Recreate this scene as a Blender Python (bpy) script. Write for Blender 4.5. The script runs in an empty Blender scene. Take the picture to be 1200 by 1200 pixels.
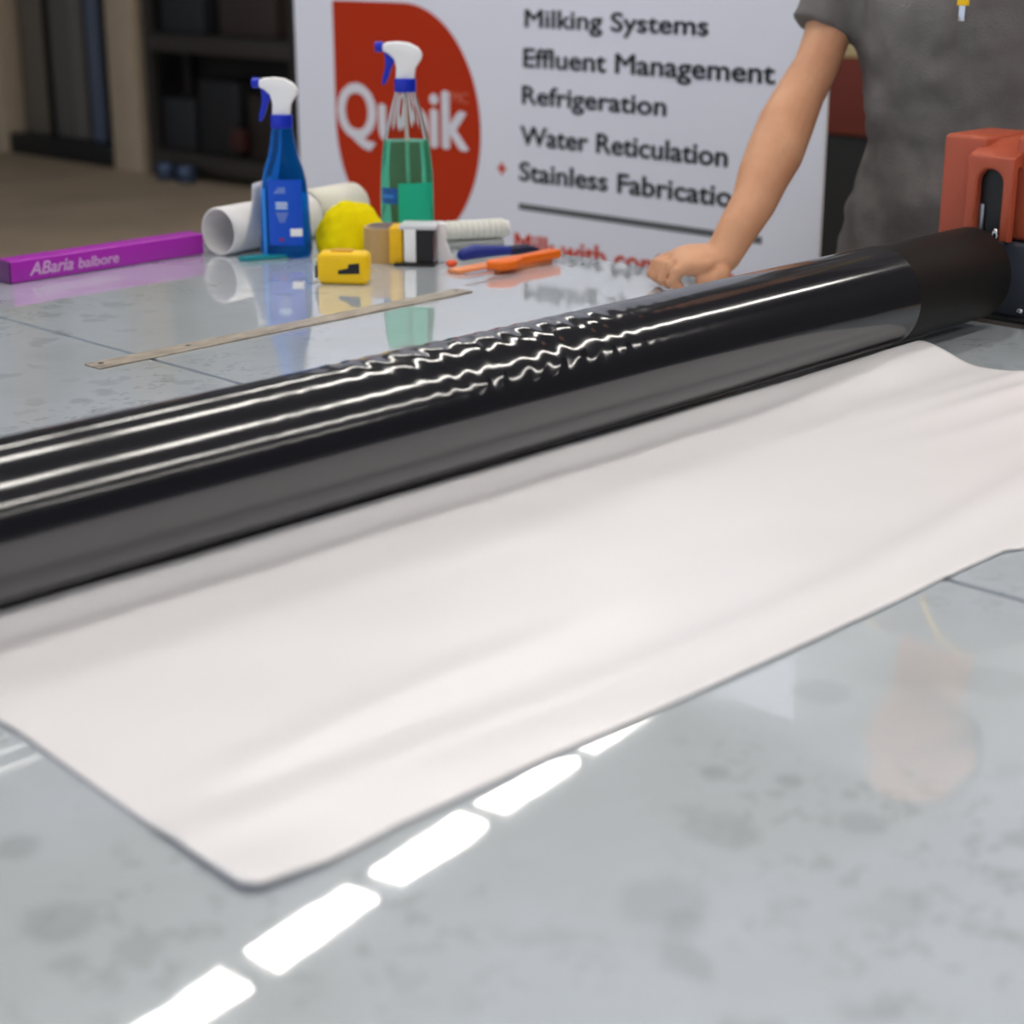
import bpy, bmesh, math, random
from mathutils import Vector, Matrix, noise

C = bpy.context.scene.collection
PI = math.pi
random.seed(7)

# ------------------------------------------------------------------ camera
TZ = 0.90                                  # height of the table top
CAM_H = 0.46                               # camera above the table
cd = bpy.data.cameras.new('camera')
cam = bpy.data.objects.new('camera', cd); C.objects.link(cam)
cam.location = (0, 0, TZ + CAM_H)
cam.rotation_euler = (math.radians(90 - 18.25), 0, math.radians(44.3 - 90))
cd.sensor_width = 36; cd.sensor_height = 36
cd.lens = 36 * 2042 / 1200
cd.clip_start = 0.05; cd.clip_end = 100
cd.dof.use_dof = True; cd.dof.focus_distance = 1.85; cd.dof.aperture_fstop = 5.0
bpy.context.scene.camera = cam

# ------------------------------------------------------------------ world and exposure
w = bpy.data.worlds.new('overcast_daylight'); bpy.context.scene.world = w
w.use_nodes = True
bg = w.node_tree.nodes['Background']
bg.inputs[0].default_value = (0.80, 0.88, 1.0, 1); bg.inputs[1].default_value = 0.95
LAMP_POWER = 25.0
LAMP_COLOR = (1.0, 0.955, 0.89)
vs = bpy.context.scene.view_settings
vs.view_transform = 'Standard'; vs.look = 'None'; vs.gamma = 1; vs.use_curve_mapping = False
vs.exposure = -0.04

# ------------------------------------------------------------------ helpers
def lin(c):
    c = c / 255.0
    return c / 12.92 if c <= 0.04045 else ((c + 0.055) / 1.055) ** 2.4
def rgb(r, g, b): return (lin(r), lin(g), lin(b), 1)

def mat(name, col, rough=0.5, metal=0.0, spec=0.5, var=0.0, vscale=8.0, bump=0.0, bscale=60.0, trans=0.0, ior=1.45, coat=0.0, stretch=None, col2=None, sss=0.0):
    m = bpy.data.materials.new(name); m.use_nodes = True
    nt = m.node_tree; N = nt.nodes; L = nt.links
    b = N['Principled BSDF']
    b.inputs['Base Color'].default_value = col
    b.inputs['Roughness'].default_value = rough
    b.inputs['Metallic'].default_value = metal
    b.inputs['Specular IOR Level'].default_value = spec
    b.inputs['Transmission Weight'].default_value = trans
    b.inputs['IOR'].default_value = ior
    b.inputs['Coat Weight'].default_value = coat
    b.inputs['Coat Roughness'].default_value = 0.05
    if sss:
        b.inputs['Subsurface Weight'].default_value = sss
        b.inputs['Subsurface Radius'].default_value = (0.012, 0.005, 0.003)
        b.inputs['Subsurface Scale'].default_value = 0.6
    tc = N.new('ShaderNodeTexCoord'); mp = N.new('ShaderNodeMapping')
    L.new(tc.outputs['Object'], mp.inputs[0])
    if stretch: mp.inputs['Scale'].default_value = stretch
    if var or col2:
        n = N.new('ShaderNodeTexNoise'); n.inputs['Scale'].default_value = vscale; n.inputs['Detail'].default_value = 5
        L.new(mp.outputs[0], n.inputs['Vector'])
        r = N.new('ShaderNodeValToRGB')
        r.color_ramp.elements[0].position = 0.3; r.color_ramp.elements[1].position = 0.7
        if col2:
            r.color_ramp.elements[0].color = col2; r.color_ramp.elements[1].color = col
        else:
            r.color_ramp.elements[0].color = tuple(c * (1 - var) for c in col[:3]) + (1,)
            r.color_ramp.elements[1].color = tuple(min(1, c * (1 + var)) for c in col[:3]) + (1,)
        L.new(n.outputs[0], r.inputs[0]); L.new(r.outputs[0], b.inputs['Base Color'])
    if bump:
        n2 = N.new('ShaderNodeTexNoise'); n2.inputs['Scale'].default_value = bscale; n2.inputs['Detail'].default_value = 4
        L.new(mp.outputs[0], n2.inputs['Vector'])
        bp = N.new('ShaderNodeBump'); bp.inputs['Strength'].default_value = bump; bp.inputs['Distance'].default_value = 0.002
        L.new(n2.outputs[0], bp.inputs['Height']); L.new(bp.outputs[0], b.inputs['Normal'])
    return m

class MB:
    """collects closed shapes in one bmesh, then links them as ONE mesh object"""
    def __init__(s): s.b = bmesh.new()
    def box(s, c, size, bev=0.0, rot=0.0, seg=3):
        t = bmesh.new(); bmesh.ops.create_cube(t, size=1)
        bmesh.ops.scale(t, vec=size, verts=t.verts)
        if bev: bmesh.ops.bevel(t, geom=t.edges[:], offset=bev, segments=seg, profile=0.5, affect='EDGES')
        if rot: bmesh.ops.rotate(t, matrix=Matrix.Rotation(rot, 3, 'Z'), verts=t.verts)
        bmesh.ops.translate(t, vec=c, verts=t.verts); return s.merge(t)
    def merge(s, t):
        me = bpy.data.meshes.new('tmp'); t.to_mesh(me); t.free(); s.b.from_mesh(me); bpy.data.meshes.remove(me); return s
    def cyl(s, a, c, r, r2=None, n=32, bev=0.0):
        a = Vector(a); c = Vector(c); d = c - a
        t = bmesh.new()
        bmesh.ops.create_cone(t, cap_ends=True, segments=n, radius1=r, radius2=r if r2 is None else r2, depth=d.length)
        if bev:
            es = [e for e in t.edges if len(e.link_faces) == 2 and any(len(f.verts) > 4 for f in e.link_faces)]
            bmesh.ops.bevel(t, geom=es, offset=bev, segments=2, profile=0.5, affect='EDGES')
        bmesh.ops.rotate(t, matrix=d.to_track_quat('Z', 'Y').to_matrix(), verts=t.verts)
        bmesh.ops.translate(t, vec=(a + c) / 2, verts=t.verts); return s.merge(t)
    def sphere(s, c, r, sc=(1, 1, 1), n=20):
        t = bmesh.new(); bmesh.ops.create_uvsphere(t, u_segments=n, v_segments=n // 2 + 2, radius=r)
        bmesh.ops.scale(t, vec=sc, verts=t.verts); bmesh.ops.translate(t, vec=c, verts=t.verts); return s.merge(t)
    def loft(s, rings, cap=True):
        b = s.b; prev = None; first = None
        for r in rings:
            vs_ = [b.verts.new(p) for p in r]
            if prev:
                n = len(vs_)
                for i in range(n): b.faces.new((prev[i], prev[(i + 1) % n], vs_[(i + 1) % n], vs_[i]))
            else: first = vs_
            prev = vs_
        if cap:
            b.faces.new(list(reversed(first))); b.faces.new(prev)
        return s
    def tube(s, pts, rad, n=14, ends=True):
        """tube through points; rad: a number, a list of numbers or of (wide, thin) pairs; rounded ends"""
        P = [Vector(p) for p in pts]
        if not isinstance(rad, (list, tuple)): rad = [rad] * len(P)
        rings = []; side0 = None
        for i, p in enumerate(P):
            d = (P[min(i + 1, len(P) - 1)] - P[max(i - 1, 0)]).normalized()
            if side0 is None:
                side0 = d.orthogonal().normalized()
            side = (side0 - d * side0.dot(d)).normalized(); side0 = side
            up = d.cross(side)
            ra = rad[i] if isinstance(rad[i], (int, float)) else rad[i][0]
            rb = ra if isinstance(rad[i], (int, float)) else rad[i][1]
            ring = lambda q, k: [q + (side * math.cos(2 * PI * j / n) * ra + up * math.sin(2 * PI * j / n) * rb) * k for j in range(n)]
            if ends and i == 0:
                for k, o in ((0.35, 0.93), (0.75, 0.65)): rings.append(ring(p - d * ra * o, k))
            rings.append(ring(p, 1))
            if ends and i == len(P) - 1:
                for k, o in ((0.75, 0.65), (0.35, 0.93)): rings.append(ring(p + d * ra * o, k))
        return s.loft(rings)
    def prism(s, poly, h, M=None, bev=0.0):
        """polygon in local XY, extruded by h along local +Z, placed by matrix M"""
        t = bmesh.new()
        f = t.faces.new([t.verts.new((x, y, 0)) for x, y in poly])
        r = bmesh.ops.extrude_face_region(t, geom=[f])
        bmesh.ops.translate(t, vec=(0, 0, h), verts=[v for v in r['geom'] if isinstance(v, bmesh.types.BMVert)])
        bmesh.ops.recalc_face_normals(t, faces=t.faces)
        if bev: bmesh.ops.bevel(t, geom=t.edges[:], offset=bev, segments=3, profile=0.5, affect='EDGES')
        if M is not None: bmesh.ops.transform(t, matrix=M, verts=t.verts)
        return s.merge(t)
    def build(s, name, m, parent=None, smooth=True, angle=40, recalc=True):
        if recalc: bmesh.ops.recalc_face_normals(s.b, faces=s.b.faces)
        me = bpy.data.meshes.new(name); s.b.to_mesh(me); s.b.free()
        me.materials.append(m)
        if smooth:
            me.polygons.foreach_set('use_smooth', [True] * len(me.polygons))
            me.set_sharp_from_angle(angle=math.radians(angle))
        o = bpy.data.objects.new(name, me); C.objects.link(o)
        if parent: o.parent = parent
        return o

def tag(o, label, cat, group=None, kind=None):
    o['label'] = label; o['category'] = cat
    if group: o['group'] = group
    if kind: o['kind'] = kind
    return o
def thing(name, label, cat, loc=(0, 0, 0), rz=0.0, group=None):
    o = bpy.data.objects.new(name, None); C.objects.link(o)
    o.location = loc; o.rotation_euler = (0, 0, rz); o.empty_display_size = 0.05
    return tag(o, label, cat, group)
def struct(o): o['kind'] = 'structure'; return o
def smoothstep(a, b, x):
    t = max(0.0, min(1.0, (x - a) / (b - a))); return t * t * (3 - 2 * t)
def superring(z, a, b, n=40, e=2.6, cx=0.0, cy=0.0):
    out = []
    for i in range(n):
        t = 2 * PI * i / n; c, s_ = math.cos(t), math.sin(t)
        out.append((cx + a * math.copysign(abs(c) ** (2 / e), c), cy + b * math.copysign(abs(s_) ** (2 / e), s_), z))
    return out
def glyphs(body):
    cu = bpy.data.curves.new('tmp', 'FONT'); cu.body = body; cu.size = 1; cu.resolution_u = 4
    to = bpy.data.objects.new('tmp', cu); C.objects.link(to)
    dg = bpy.context.evaluated_depsgraph_get()
    me = bpy.data.meshes.new_from_object(to.evaluated_get(dg))
    bpy.data.objects.remove(to); bpy.data.curves.remove(cu)
    return me
def text_mesh(name, body, m, parent, M, width=None, height=None, bold=0.0, depth=0.0006, shear=0.0):
    """lettering as thin meshes, one per word: M places local XY; the line is `width` wide, its capitals `height` tall;
    bold (in capitals' heights) thickens the strokes sideways with overlaid copies"""
    full = glyphs(body); fx = [v.co.x for v in full.vertices]; x0 = min(fx); sx = width / (max(fx) - x0); sy = height / 0.729
    bpy.data.meshes.remove(full)
    pos = 0
    for word in body.split(' '):
        pos = body.index(word, pos) + len(word)
        pre = glyphs(body[:pos]); xe = max(v.co.x for v in pre.vertices); bpy.data.meshes.remove(pre)
        me = glyphs(word); xw = max(v.co.x for v in me.vertices)
        b = bmesh.new(); b.from_mesh(me)
        for v in b.verts: v.co = Vector(((v.co.x - xw + xe - x0) * sx + shear * v.co.y * sy, v.co.y * sy, 0))
        r = bmesh.ops.extrude_face_region(b, geom=b.faces[:])
        bmesh.ops.translate(b, vec=(0, 0, depth), verts=[v for v in r['geom'] if isinstance(v, bmesh.types.BMVert)])
        bmesh.ops.recalc_face_normals(b, faces=b.faces)
        out = bmesh.new(); b.to_mesh(me)
        offs = [(0, 0)] if not bold else [(-1, 0), (1, 0), (0, .6), (0, -.6), (0, 0)]
        for ci, (dx, dy) in enumerate(offs):
            t = bmesh.new(); t.from_mesh(me)
            bmesh.ops.translate(t, vec=(dx * bold * height, dy * bold * height, ci * 0.00025), verts=t.verts)
            tmp = bpy.data.meshes.new('tmp'); t.to_mesh(tmp); t.free(); out.from_mesh(tmp); bpy.data.meshes.remove(tmp)
        b.free()
        bmesh.ops.transform(out, matrix=M, verts=out.verts)
        out.to_mesh(me); out.free(); me.name = name; me.materials.clear(); me.materials.append(m)
        me.polygons.foreach_set('use_smooth', [False] * len(me.polygons))
        o = bpy.data.objects.new(name, me); C.objects.link(o); o.parent = parent
    return o

# ------------------------------------------------------------------ materials
white_plastic = mat('white_plastic', rgb(248, 248, 250), 0.35)
def table_material():
    m = mat('glossy_grey_mat', rgb(190, 196, 202), 0.028, spec=0.5, ior=1.7, coat=1.0)
    nt = m.node_tree; N = nt.nodes; L = nt.links; b = N['Principled BSDF']
    b.inputs['Coat IOR'].default_value = 1.65; b.inputs['Coat Roughness'].default_value = 0.025
    tc = N.new('ShaderNodeTexCoord')
    # broad mottling
    n1 = N.new('ShaderNodeTexNoise'); n1.inputs['Scale'].default_value = 3.2; n1.inputs['Detail'].default_value = 6; n1.inputs['Roughness'].default_value = 0.6
    L.new(tc.outputs['Object'], n1.inputs['Vector'])
    r1 = N.new('ShaderNodeValToRGB'); r1.color_ramp.elements[0].position = 0.35; r1.color_ramp.elements[1].position = 0.68
    r1.color_ramp.elements[0].color = rgb(198, 205, 210); r1.color_ramp.elements[1].color = rgb(211, 220, 231)
    L.new(n1.outputs[0], r1.inputs[0])
    # round grease spots of several sizes
    cur = r1.outputs[0]
    for sc, th, col, amt in ((5.5, 0.20, rgb(176, 182, 185), 0.35), (17.0, 0.2, rgb(160, 166, 168), 0.40), (40.0, 0.2, rgb(152, 158, 161), 0.38)):
        nz = N.new('ShaderNodeTexNoise'); nz.inputs['Scale'].default_value = sc * 1.4
        L.new(tc.outputs['Object'], nz.inputs['Vector'])
        mx = N.new('ShaderNodeMixRGB'); mx.inputs[0].default_value = 0.06
        L.new(tc.outputs['Object'], mx.inputs[1]); L.new(nz.outputs['Color'], mx.inputs[2])
        v = N.new('ShaderNodeTexVoronoi'); v.inputs['Scale'].default_value = sc; v.voronoi_dimensions = '2D'
        L.new(mx.outputs[0], v.inputs['Vector'])
        rr = N.new('ShaderNodeValToRGB'); rr.color_ramp.elements[0].position = th * 0.75; rr.color_ramp.elements[1].position = th * 1.35
        rr.color_ramp.elements[0].color = (1, 1, 1, 1); rr.color_ramp.elements[1].color = (0, 0, 0, 1)
        L.new(v.outputs['Distance'], rr.inputs[0])
        n3 = N.new('ShaderNodeTexNoise'); n3.inputs['Scale'].default_value = 2.3 + sc * 0.05
        L.new(tc.outputs['Object'], n3.inputs['Vector'])
        r3 = N.new('ShaderNodeValToRGB'); r3.color_ramp.elements[0].position = 0.5; r3.color_ramp.elements[1].position = 0.62
        L.new(n3.outputs[0], r3.inputs[0])
        mu = N.new('ShaderNodeMath'); mu.operation = 'MULTIPLY'; L.new(rr.outputs[0], mu.inputs[0]); L.new(r3.outputs[0], mu.inputs[1])
        mu2 = N.new('ShaderNodeMath'); mu2.operation = 'MULTIPLY'; L.new(mu.outputs[0], mu2.inputs[0]); mu2.inputs[1].default_value = amt
        mc = N.new('ShaderNodeMixRGB'); L.new(mu2.outputs[0], mc.inputs[0]); L.new(cur, mc.inputs[1]); mc.inputs[2].default_value = col
        cur = mc.outputs[0]
    # single larger stains
    for sx_, sy_, sr_, am in ((0.603, 0.484, 0.028, 0.20), (0.684, 0.509, 0.024, 0.24), (0.736, 0.5525, 0.010, 0.4), (0.757, 0.516, 0.010, 0.4), (0.397, 0.636, 0.016, 0.3), (0.382, 0.684, 0.024, 0.34),
                              (0.407, 0.764, 0.016, 0.4), (0.743, 0.458, 0.014, 0.3), (0.365, 0.648, 0.012, 0.3), (0.964, 0.503, 0.03, 0.15), (0.875, 0.574, 0.022, 0.2)):
        ds = N.new('ShaderNodeVectorMath'); ds.operation = 'DISTANCE'
        nz = N.new('ShaderNodeTexNoise'); nz.inputs['Scale'].default_value = 45
        L.new(tc.outputs['Object'], nz.inputs['Vector'])
        mx = N.new('ShaderNodeMixRGB'); mx.inputs[0].default_value = 0.012
        L.new(tc.outputs['Object'], mx.inputs[1]); L.new(nz.outputs['Color'], mx.inputs[2])
        L.new(mx.outputs[0], ds.inputs[0]); ds.inputs[1].default_value = ((sx_ - 1.1) * 0.988 + 0.006, (sy_ - 0.5) * 0.988 + 0.006, 0.9 * 0.988 + 0.006)
        mr = N.new('ShaderNodeMapRange'); mr.interpolation_type = 'SMOOTHSTEP'
        mr.inputs['From Min'].default_value = sr_ * 0.55; mr.inputs['From Max'].default_value = sr_ * 1.05; mr.inputs['To Min'].default_value = am; mr.inputs['To Max'].default_value = 0.0
        L.new(ds.outputs['Value'], mr.inputs['Value'])
        mc = N.new('ShaderNodeMixRGB'); L.new(mr.outputs[0], mc.inputs[0]); L.new(cur, mc.inputs[1]); mc.inputs[2].default_value = rgb(146, 153, 158)
        cur = mc.outputs[0]
    L.new(cur, b.inputs['Base Color'])
    # slow ripples of the mat and a fine grain
    nb = N.new('ShaderNodeTexNoise'); nb.inputs['Scale'].default_value = 9; nb.inputs['Detail'].default_value = 3
    L.new(tc.outputs['Object'], nb.inputs['Vector'])
    bp = N.new('ShaderNodeBump'); bp.inputs['Strength'].default_value = 0.045; bp.inputs['Distance'].default_value = 0.003
    L.new(nb.outputs[0], bp.inputs['Height']); L.new(bp.outputs[0], b.inputs['Normal']); L.new(bp.outputs[0], b.inputs['Coat Normal'])
    return m
M_table = table_material()
M_groove = mat('dark_groove', rgb(36, 40, 44), 0.8, spec=0.1)
M_alu = mat('brushed_aluminium', rgb(150, 155, 160), 0.32, metal=0.9, var=0.06, vscale=30)
M_frame = mat('grey_painted_steel', rgb(84, 88, 94), 0.45, var=0.08)
M_rubber = mat('matt_black_rubber', rgb(24, 23, 23), 0.55, spec=0.25, bump=0.05, bscale=300)
M_film = mat('glossy_black_film', rgb(31, 31, 37), 0.125, spec=0.5, ior=1.95, bump=0.012, bscale=40, stretch=(0.4, 2, 2))
M_orange = mat('burnt_orange_plastic', rgb(182, 86, 60), 0.38, spec=0.45, var=0.04, vscale=5, bump=0.03, bscale=250)
M_slate = mat('slate_grey_metal', rgb(62, 67, 78), 0.42, var=0.08, vscale=9)
M_dark = mat('black_plastic', rgb(24, 24, 26), 0.45)
M_black = mat('black_rubber_label', rgb(28, 28, 32), 0.5)
M_chrome = mat('polished_chrome', rgb(205, 207, 212), 0.16, metal=1.0)
M_paper = mat('glossy_white_vinyl', rgb(243, 241, 244), 0.26, spec=0.5)
M_skin = mat('skin', rgb(222, 170, 134), 0.5, spec=0.35, sss=0.10, col2=rgb(206, 148, 114), vscale=14, bump=0.25, bscale=90)
M_shirt = mat('heather_grey_cotton', rgb(132, 128, 126), 0.9, spec=0.15, col2=rgb(98, 95, 93), vscale=9, bump=0.9, bscale=380)
M_trousers = mat('dark_work_trousers', rgb(42, 44, 50), 0.9, spec=0.2, var=0.15, vscale=20)
M_hair = mat('brown_hair', rgb(62, 44, 32), 0.6, var=0.3, vscale=40, bump=0.6, bscale=120)
M_yellow = mat('yellow_plastic', rgb(255, 206, 6), 0.35, spec=0.5)

# ------------------------------------------------------------------ the setting
def slab(name, x0, x1, y0, y1, z0, z1, m):
    return struct(MB().box(((x0 + x1) / 2, (y0 + y1) / 2, (z0 + z1) / 2), (x1 - x0, y1 - y0, z1 - z0)).build(name, m, smooth=False))
M_floor = mat('brown_grey_concrete', rgb(186, 168, 146), 0.6, spec=0.3, col2=rgb(164, 149, 129), vscale=1.4, bump=0.1, bscale=20)
M_wall_dark = mat('dark_wall_cladding', rgb(34, 32, 31), 0.75, var=0.25, vscale=1.2, stretch=(1, 1, 0.25))
M_wall_light = mat('pale_wall_cladding', rgb(196, 200, 204), 0.7, var=0.05, vscale=1.5)
M_ceiling = mat('grey_roof_sheet', rgb(112, 115, 118), 0.7, var=0.05, vscale=2)
slab('floor', -4, 6.6, -8, 13.2, -0.1, 0.0, M_floor)
slab('ceiling', -4, 6.6, -8, 13.2, 4.2, 4.3, M_ceiling)
slab('wall_back', 6.45, 6.6, -8, 13.2, 0.0, 1.95, M_wall_dark)
slab('wall_upper', 6.45, 6.6, 2.2, 13.2, 1.95, 4.2, M_wall_light)
slab('wall_upper_right', 6.45, 6.6, -8, 2.2, 1.95, 4.2, M_wall_dark)
slab('wall_left', -4, 6.45, 13.05, 13.2, 0.0, 4.2, M_wall_light)
slab('wall_right', -4, 6.45, -8, -7.85, 0.0, 4.2, mat('grey_wall_cladding', rgb(48, 50, 54), 0.7, var=0.1, vscale=1.5))

# ------------------------------------------------------------------ ceiling lamps
M_lamp = bpy.data.materials.new('lamp_diffuser'); M_lamp.use_nodes = True
nt = M_lamp.node_tree; nt.nodes.clear()
em = nt.nodes.new('ShaderNodeEmission'); om = nt.nodes.new('ShaderNodeOutputMaterial')
em.inputs[0].default_value = LAMP_COLOR + (1,); em.inputs[1].default_value = LAMP_POWER
nt.links.new(em.outputs[0], om.inputs[0])
M_lampbody = mat('white_lamp_housing', rgb(220, 222, 224), 0.5)
LAMP_ROT = math.atan(0.11)
def make_lamp():
    t = thing('ceiling_light', '', 'light')
    MB().box((0, 0, 0.055), (0.64, 0.22, 0.09), 0.006).build('lamp_housing', M_lampbody, t)
    MB().box((0, 0, 0.004), (0.59, 0.160, 0.012)).build('diffuser', M_lamp, t, smooth=False)
    return t
lamp0 = make_lamp(); first = True
ROWS = [(4.08, 0.17, 'row above the far wall end'), (1.97, 0.11, 'row above the bottles'), (-0.45, 0.11, 'row above the near table end'),
        (-2.83, 0.11, 'row behind the near table end'), (-5.17, 0.11, 'row farthest from the banner')]
def dup(root):
    r = root.copy(); C.objects.link(r)
    for ch in root.children:
        c = ch.copy(); C.objects.link(c); c.parent = r
        for g in ch.children:
            d = g.copy(); C.objects.link(d); d.parent = c
    return r
for y0, sl, rowname in ROWS:
    for k in range(-6, 4):
        if y0 == 1.97 and k > 1: continue
        x = 3.43 + 0.734 * k + 0.295
        o = lamp0 if first else dup(lamp0); first = False
        o.location = (x, y0 + sl * x, 4.1); o.rotation_euler = (0, 0, math.atan(sl))
        if y0 < -5: o.scale = (1, 0.4, 1)                 # narrower fittings in the last row
        o['label'] = 'flat white ceiling light panel in the ' + rowname
        o['group'] = 'ceiling lights in the ' + rowname

# ------------------------------------------------------------------ applicator table
TX0, TX1, TY0, TY1 = 0.25, 1.955, -1.25, 2.285
SEAM = 1.111
tb = thing('applicator_table', 'large grey glossy flatbed work table with seam lines', 'table', (1.1, 0.5, 0))
tbo = Vector((1.1, 0.5, 0))
def P(x, y, z): return (x - tbo.x, y - tbo.y, z - tbo.z)
cy = (TY0 + TY1) / 2; ly = TY1 - TY0
for x0, x1 in ((TX0, SEAM - 0.0034), (SEAM + 0.0034, TX1)):
    MB().box(P((x0 + x1) / 2, cy, TZ - 0.004), (x1 - x0, ly, 0.008)).build('table_mat', M_table, tb, smooth=False)
MB().box(P((TX0 + TX1) / 2, cy, TZ - 0.024), (TX1 - TX0, ly, 0.031)).build('table_core', M_groove, tb, smooth=False)
for x in (TX0 - 0.009, TX1 + 0.009):
    MB().box(P(x, cy, TZ - 0.03), (0.016, ly, 0.052), 0.002).build('side_rail', M_alu, tb)
for y in (TY0 - 0.004, TY1 + 0.004):
    MB().box(P((TX0 + TX1) / 2, y, TZ - 0.03), (TX1 - TX0 + 0.034, 0.007, 0.056), 0.001).build('end_rail', M_alu, tb)
MB().box(P((TX0 + TX1) / 2, cy, TZ - 0.10), (TX1 - TX0 - 0.2, ly - 0.2, 0.12), 0.005).build('under_frame', M_frame, tb)
for x in (TX0 + 0.2, TX1 - 0.2):
    for y in (TY0 + 0.3, cy, TY1 - 0.3):
        lg = MB().box(P(x, y, 0.42), (0.08, 0.08, 0.76), 0.004).build('leg', M_frame, tb)
        MB().cyl(P(x, y, 0.0), P(x, y, 0.04), 0.05, n=20).build('foot', M_dark, lg)

# ------------------------------------------------------------------ roller gantry
RR = 0.0576; RF = 0.0586; RY = 1.0825; RZ = TZ + 0.0632; SLOPE = 0.0067
g = thing('roller_gantry', 'long black laminating roller with burnt orange end housing lying across the table', 'roller', (1.1, RY, TZ))
go = Vector((1.1, RY, TZ))
def G(x, y, z): return (x - go.x, y - go.y, z - go.z)      # z absolute
def axis(x): return Vector((x, RY + SLOPE * (x - 0.0), RZ))
rl = MB().cyl(G(*axis(0.30)), G(*axis(1.940)), RR, n=96, bev=0.004).build('roller', M_rubber, g)
M_rings = 96
# clear glossy film wound round the roller, wrinkled in the middle
xs = []
x = 0.33
FEND = 1.728
while x < FEND:
    xs.append(x); x += 0.0028 if 0.78 < x < 1.36 else 0.02
xs += [FEND - 0.004, FEND]
NTH = 150
fm = MB(); rings = []
for x in xs:
    a = axis(x); ring = []
    for j in range(NTH):
        th = 2 * PI * j / NTH                     # 0 = toward -y, 90 deg = up
        deg = math.degrees(th)
        s = RF * th
        st_ = 0.86 + 0.13 * max(0.0, min(1.0, (95 - deg) / 65))
        env = smoothstep(st_ - 0.03, st_ + 0.07, x) * (1 - smoothstep(1.12, 1.30, x))
        env += 0.10 * smoothstep(0.35, 0.5, x) * (1 - smoothstep(1.35, 1.6, x))
        env *= smoothstep(14, 34, deg) * (1 - smoothstep(112, 150, deg))
        q = Vector((x * 30, s * 26, 1.7))
        n1 = noise.noise(q * 0.6); n2 = noise.noise(q * 0.8 + Vector((5, 2, 9)))
        wv = 0.62 * math.sin(2 * PI * (x / 0.030 + s / 0.052) + 3.2 * n1) + 0.62 * math.sin(2 * PI * (x / 0.023 - s / 0.046) + 3.4 * n2) + 0.7 * noise.noise(q * 1.5) + 0.4 * noise.noise(q * 3.1)
        d = 0.00046 * env * wv + 0.00010 * noise.noise(Vector((x * 7, s * 9, 0)))
        r = RF + 0.0004 + d
        ring.append(Vector(G(a.x, a.y - math.cos(th) * r, a.z + math.sin(th) * r)))
    rings.append(ring)
a = axis(FEND)
rings.append([Vector(G(FEND, a.y - math.cos(2 * PI * j / NTH) * RR, a.z + math.sin(2 * PI * j / NTH) * RR)) for j in range(NTH)])
a = axis(0.33)
rings.insert(0, [Vector(G(0.33, a.y - math.cos(2 * PI * j / NTH) * RR, a.z + math.sin(2 * PI * j / NTH) * RR)) for j in range(NTH)])
fl = fm.loft(rings, cap=False).build('film_wrap', M_film, rl, angle=60)
fl['label'] = 'glossy wrinkled film wound on the roller'

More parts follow.
